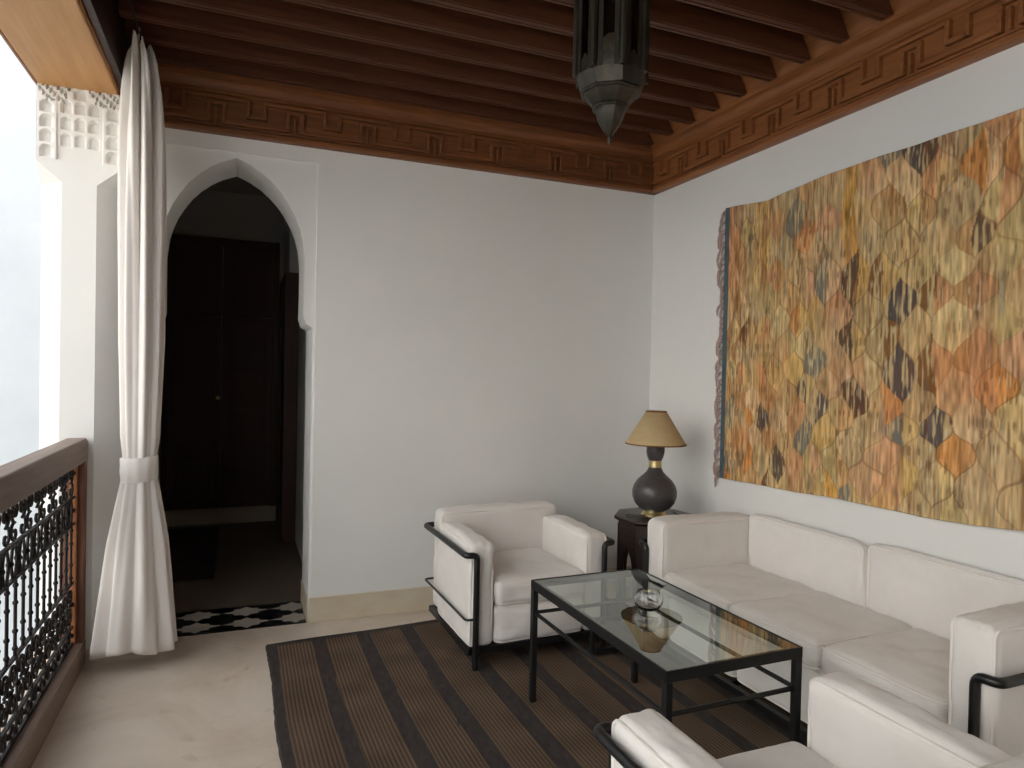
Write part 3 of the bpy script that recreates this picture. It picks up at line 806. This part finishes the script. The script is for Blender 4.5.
# ------------------------------------------------------------------ hanging lantern
GX, GY = 1.078, 1.90
Z0 = 2.030
Q = .66
la = thing('hanging_lantern', 'dark metal and glass octagonal lantern hanging from the beams', 'lantern', (GX, GY, Z0), math.radians(10.6))
RB = .114
b = MB(); b.lathe([(0, 0), (.004, .003), (.006, .022), (.011, .026), (.010, .030), (.007, .034), (0, .034)], seg=10); b.build('finial', M['aged'], la)
def oct_loft(prof, rot=PI/8):
    b = MB(); b.lathe(prof, seg=8, rot=rot); return b
oct_loft([(r, z*Q) for r, z in [(0, .040), (.010, .042), (.022, .066), (.035, .098), (.045, .130), (.051, .160), (.051, .168), (0, .168)]]).build('pendant_cone', M['aged'], la, angle=20, bevel=.001)
oct_loft([(r, z*Q) for r, z in [(0, .166), (.058, .166), (.061, .172), (.058, .180), (0, .180)]]).build('lower_ring', M['aged'], la, angle=20)
oct_loft([(r, z*Q) for r, z in [(0, .178), (.054, .178), (.072, .205), (.089, .236), (0, .236)]]).build('lower_bowl', M['aged'], la, angle=20, bevel=.001)
oct_loft([(r, z*Q) for r, z in [(.0, .234), (.095, .234), (.099, .241), (.095, .250), (0, .252)]]).build('middle_ring', M['aged'], la, angle=20)
P8 = [(RB*math.cos(PI/8+k*PI/4), RB*math.sin(PI/8+k*PI/4)) for k in range(8)]
p8 = [(.094*math.cos(PI/8+k*PI/4), .106*math.sin(PI/8+k*PI/4)) for k in range(8)]
ZB, ZTOP = .206, .50
for k in range(8):
    a, c_ = Vector((*P8[k], 0)), Vector((*P8[(k+1) % 8], 0)); a2, c2_ = Vector((*p8[k], 0)), Vector((*p8[(k+1) % 8], 0))
    up = Vector((0, 0, 1)); n = ((a+c_)/2).normalized()
    # flared petal below each pane, rising to a point
    b = MB(); m0 = (a+c_)/2
    front = [a2+up*.162, c2_+up*.162, c_+up*ZB, (m0+up*(ZB+.055)), a+up*ZB]
    back = [p-n*.005 for p in front]
    nn = 5
    b.add(front+back, [(0, 1, 2, 4), (2, 3, 4), (5, 9, 7, 6), (7, 9, 8)]+[(i, 5+i, 5+(i+1) % 5, (i+1) % 5) for i in range(5)])
    b.build('petal_plate', M['aged'], la, angle=20)
    b = MB(); b.tube([a+up*(ZB-.004), a+up*ZTOP], .0105, 8); b.tube([a+up*ZB+n*.0-(a.normalized()*.0), a+up*ZTOP], .006, 6); b.build('corner_upright', M['aged'], la)
    w = c_-a
    b = MB()
    for t in (.22, .78): b.obox(a+w*t-w.normalized()*.007+up*ZB-n*.006, w.normalized()*.014, n*.009, up*(ZTOP-ZB))
    b.build('pane_bar', M['aged'], la)
    b = MB(); b.obox(a+w*.06+up*ZB-n*.003, w*.88, n*.002, up*(ZTOP-ZB)); b.build('glass_pane', M['pane'], la, smooth=False)
oct_loft([(0, ZTOP), (RB+.008, ZTOP), (RB+.012, ZTOP+.008), (RB+.006, ZTOP+.018), (.06, ZTOP+.055), (.03, ZTOP+.062), (.022, ZTOP+.075), (0, ZTOP+.078)]).build('top_dome', M['aged'], la, angle=20)
b = MB()
ring = [(.014*math.cos(a*PI/8), 0, .065+ZTOP+.018+.014*math.sin(a*PI/8)) for a in range(16)]
b.tube(ring, .003, 6, True)
b.build('hanging_ring', M['iron'], la)
b = MB(); zc = ZTOP+.10; i = 0
while zc < (HF+.262-Z0)+.09:
    ring = [((.009*math.cos(a*PI/6) if i % 2 else 0), (0 if i % 2 else .009*math.cos(a*PI/6)), zc+.014*math.sin(a*PI/6)) for a in range(12)]
    b.tube(ring, .0024, 6, True); zc += .021; i += 1
b.build('chain', M['iron'], la)
b = MB(); b.lathe([(0, .165), (.02, .165), (.02, .24), (.016, .246), (0, .246)], seg=20); b.build('lamp_holder', M['aged'], la)
b = MB(); b.lathe([(r, z-.055) for r, z in [(0, .300), (.014, .301), (.020, .315), (.034, .345), (.036, .365), (.030, .386), (.016, .40), (0, .404)]], seg=24); b.build('bulb', M['bulb'], la)

# ------------------------------------------------------------------ curtain
KX, KY = -.395, 3.30
keys = [  # z, cx, cy, ax, ay, amp
    (.075, -.398, 3.335, .150, .095, .09), (.25, -.396, 3.33, .130, .09, .10), (.55, -.392, 3.32, .100, .08, .11), (.76, -.388, 3.305, .070, .062, .09), (.84, -.386, 3.30, .058, .054, .05), (.90, -.386, 3.30, .058, .054, .05),
    (1.0, -.386, 3.30, .064, .060, .10), (1.4, -.386, 3.30, .070, .075, .15), (1.9, -.386, 3.295, .070, .095, .17), (2.25, -.386, 3.29, .066, .115, .19), (2.45, -.386, 3.29, .056, .13, .22), (2.56, -.388, 3.30, .042, .145, .26), (2.60, -.388, 3.30, .026, .15, .3)]
ka = np.array(keys)
def kv(z): return [np.interp(z, ka[:, 0], ka[:, i]) for i in range(1, 6)]
cu_t = thing('curtain', 'cream cotton curtain gathered with a tie beside the column', 'curtain', (0, 0, 0))
b = MB(); NS, NZ = 150, 90
vs = []
for j in range(NZ+1):
    z = .075+(2.60-.075)*j/NZ; cx, cy, ax, ay, am = kv(z)
    for i in range(NS):
        th = 2*PI*i/NS; ph = .8*math.sin(z*1.3)
        fo = 1.3*am*(math.sin(9*th+ph+.9*math.sin(2*th))+.45*math.sin(14*th+2.1-ph*1.7))
        zz2 = z
        if j == 0: zz2 = z+.012*math.sin(3*th+.6)
        if j >= NZ-3: zz2 = z+ (j-NZ+4)/4*.05*(math.sin(9*th+ph)*.6-.5*((math.sin(th)+1)/2))
        vs.append((cx+ax*(1+fo)*math.cos(th), cy+ay*(1+fo)*math.sin(th), zz2))
fs = [(j*NS+i, j*NS+(i+1) % NS, (j+1)*NS+(i+1) % NS, (j+1)*NS+i) for j in range(NZ) for i in range(NS)]
b.add(vs, fs)
cl = b.build('drape', M['curtain'], cu_t, angle=80)
sm = cl.modifiers.new('thickness', 'SOLIDIFY'); sm.thickness = .003; sm.offset = -1
b = MB(); NS2 = 64; vs = []
tb = [(.808, .064), (.816, .069), (.855, .071), (.905, .071), (.914, .066), (.905, .062), (.855, .062), (.816, .062)]
for z, r_ in tb:
    for i in range(NS2):
        th = 2*PI*i/NS2; rr = r_*(1+.03*math.sin(5*th+z*40)+.015*math.sin(11*th)); vs.append((-.386+rr*1.02*math.cos(th), 3.30+rr*.95*math.sin(th), z+.006*math.sin(th+1)))
n = len(tb); fs = [(j*NS2+i, j*NS2+(i+1) % NS2, ((j+1) % n)*NS2+(i+1) % NS2, ((j+1) % n)*NS2+i) for j in range(n) for i in range(NS2)]
b.add(vs, fs); b.build('tie_band', M['curtain'], cu_t, angle=80)
for k in range(5):
    y = 3.16+k*.07; zt2 = 2.655-.004*k; f = MB()
    f.add([(-.41, y-.016, 2.56), (-.41, y+.016, 2.56), (-.392, y+.004, zt2), (-.392, y-.004, zt2), (-.396, y-.016, 2.56), (-.396, y+.016, 2.56), (-.388, y+.004, zt2), (-.388, y-.004, zt2)],
          [(0, 1, 2, 3), (7, 6, 5, 4), (0, 4, 5, 1), (1, 5, 6, 2), (2, 6, 7, 3), (3, 7, 4, 0)])
    ring = [(-.39+.0, y+.010*math.cos(a*PI/6), zt2+.004+.010*math.sin(a*PI/6)) for a in range(12)]
    f.tube(ring, .0018, 6, True)
    f.build('hanging_loop', M['curtain'], cu_t)
f = MB(); f.tube([(-.39, .2, 2.662), (-.39, 3.50, 2.646)], .004, 8)
tag(f.build('curtain_rod', M['iron']), 'thin dark curtain rod along the inside of the gallery beam', 'curtain rod')

# ------------------------------------------------------------------ balustrade
RX = -.64; YE = 3.425; YS = -2.98
ba = thing('balustrade', 'wooden balustrade with black wrought iron scroll lattice along the open side', 'railing', (RX, 0, 0))
b = MB(); b.prism([(-.045, YS, .885), (.043, YS, .885), (.043, YS, .965), (.034, YS, .983), (-.036, YS, .983), (-.045, YS, .965)], (0, YE-YS, 0)); b.build('top_rail', M['rail_wood'], ba, bevel=.004)
b = MB(); b.box(-.045, .043, YS, YE-.001, .0005, .105); b.build('bottom_rail', M['rail_wood'], ba, bevel=.004)
b = MB(); b.box(-.040, .040, YE-.045, YE-.0005, .105, .885); b.build('end_post', M['post_wood'], ba, bevel=.003)
b = MB(); b.box(-.014, .014, YE-.058, YE-.0455, .105, .885); b.build('lit_face_strip', M['cedar_y'], ba, bevel=.002)  # added paler strip standing in for the post's lit face
YL0, YL1 = .30, YE-.058
for z in (.880, .737, .625, .373, .183, .112):
    f = MB(); f.box(-.006, .006, YL0, YL1, z-.005, z+.005); f.build('crossbar', M['iron'], ba)
def spiral(B, c, r, turns, a0, s=1, rad=.0060, tail=None):
    n = int(18*turns); pts = []
    for i in range(n+1):
        t = i/n; a = a0+s*2*PI*turns*t; rr = r*(1-.80*t); pts.append((0, c[0]+rr*math.cos(a), c[1]+rr*math.sin(a)))
    if tail: pts = list(tail)+pts
    B.tube(pts, rad, 6)
pitch = .172
up_ = MB(); ov = MB(); lo_ = MB(); bd_ = MB(); bl = MB()
for s in (-1, 1):
    # upper row: one large scroll each side, curling down into a smaller one
    spiral(up_, (s*.040, .838), .036, 1.5, -PI/2, s, .0052)
    up_.tube(fillet([(0, s*.040, .802), (0, s*.074, .800), (0, s*.080, .765), (0, s*.050, .745), (0, s*.026, .760), (0, s*.034, .780), (0, s*.048, .774)], .02, 4), .0050, 6)
    up_.ball((0, s*.040, .838), .009, 8); up_.ball((0, s*.083, .84), .010, 8)
    # tall open ovals
    o_ = [(0, s*.043+.027*math.cos(a*PI/9), .681+.054*math.sin(a*PI/9)) for a in range(18)]
    ov.tube(o_, .0050, 6, True)
    ov.ball((0, s*.083, .681), .011, 8); ov.ball((0, s*.043, .735), .008, 8); ov.ball((0, s*.043, .628), .008, 8)
    # lower rows
    spiral(lo_, (s*.042, .322), .038, 1.5, -PI/2, s, .0052)
    spiral(lo_, (s*.042, .236), .040, 1.5, PI/2, -s, .0052); lo_.ball((0, s*.083, .28), .011, 8)
    spiral(bd_, (s*.043, .147), .030, 1.3, 0, s, .0048); bd_.ball((0, s*.084, .147), .010, 8)
ov.ball((0, 0, .681), .012, 8); ov.tube([(0, 0, .63), (0, 0, .735)], .0045, 6)
lo_.tube([(0, 0, .186), (0, 0, .370)], .0045, 6); lo_.ball((0, 0, .28), .012, 8); bd_.tube([(0, 0, .115), (0, 0, .18)], .0045, 6)
bl.tube([(0, 0, .376), (0, 0, .622)], .0052, 8)
for z in (.40, .455, .545, .60): bl.ball((0, 0, z), .0088, 10)
protos = [('upper_scroll', up_), ('oval_scroll', ov), ('lower_scroll', lo_), ('border_scroll', bd_)]
k = 0; y = YL1-.092
first = {}
while y > YL0+.09:
    for nm, mb in protos:
        if nm not in first: first[nm] = mb.build(nm, M['iron'], ba); o = first[nm]
        else: o = first[nm].copy(); COL.objects.link(o)
        o.location = (0, y, 0)
    y -= pitch
y = YL1-.03
while y > YL0+.02:
    if 'baluster' not in first: first['baluster'] = bl.build('baluster', M['iron'], ba); o = first['baluster']
    else: o = first['baluster'].copy(); COL.objects.link(o)
    o.location = (0, y, 0); y -= pitch/2

# ------------------------------------------------------------------ light
w = bpy.data.worlds.new('sky'); scn.world = w; w.use_nodes = True
N = w.node_tree.nodes; bg = N['Background']
bg.inputs['Color'].default_value = (.93, .96, 1.0, 1); bg.inputs['Strength'].default_value = 2.2
sd = bpy.data.lights.new('sun', 'SUN'); sd.energy = 10.5; sd.angle = math.radians(.6); sd.color = (1.0, .955, .89)
sun = bpy.data.objects.new('sun', sd); COL.objects.link(sun)
sdir = Vector((-math.cos(math.radians(26))*math.cos(math.radians(12)), -math.cos(math.radians(26))*math.sin(math.radians(12)), -math.sin(math.radians(26))))
sun.rotation_euler = sdir.to_track_quat('-Z', 'Y').to_euler(); sun.location = (8, 3, 9)
vs_ = scn.view_settings
scn.display_settings.display_device = 'sRGB'
vs_.view_transform = 'Standard'; vs_.look = 'None'; vs_.gamma = 1; vs_.use_curve_mapping = False
vs_.exposure = 0.10
scn.cycles.max_bounces = 12; scn.cycles.diffuse_bounces = 8; scn.cycles.glossy_bounces = 5; scn.cycles.transmission_bounces = 8; scn.cycles.transparent_max_bounces = 12
scn.cycles.use_denoising = True
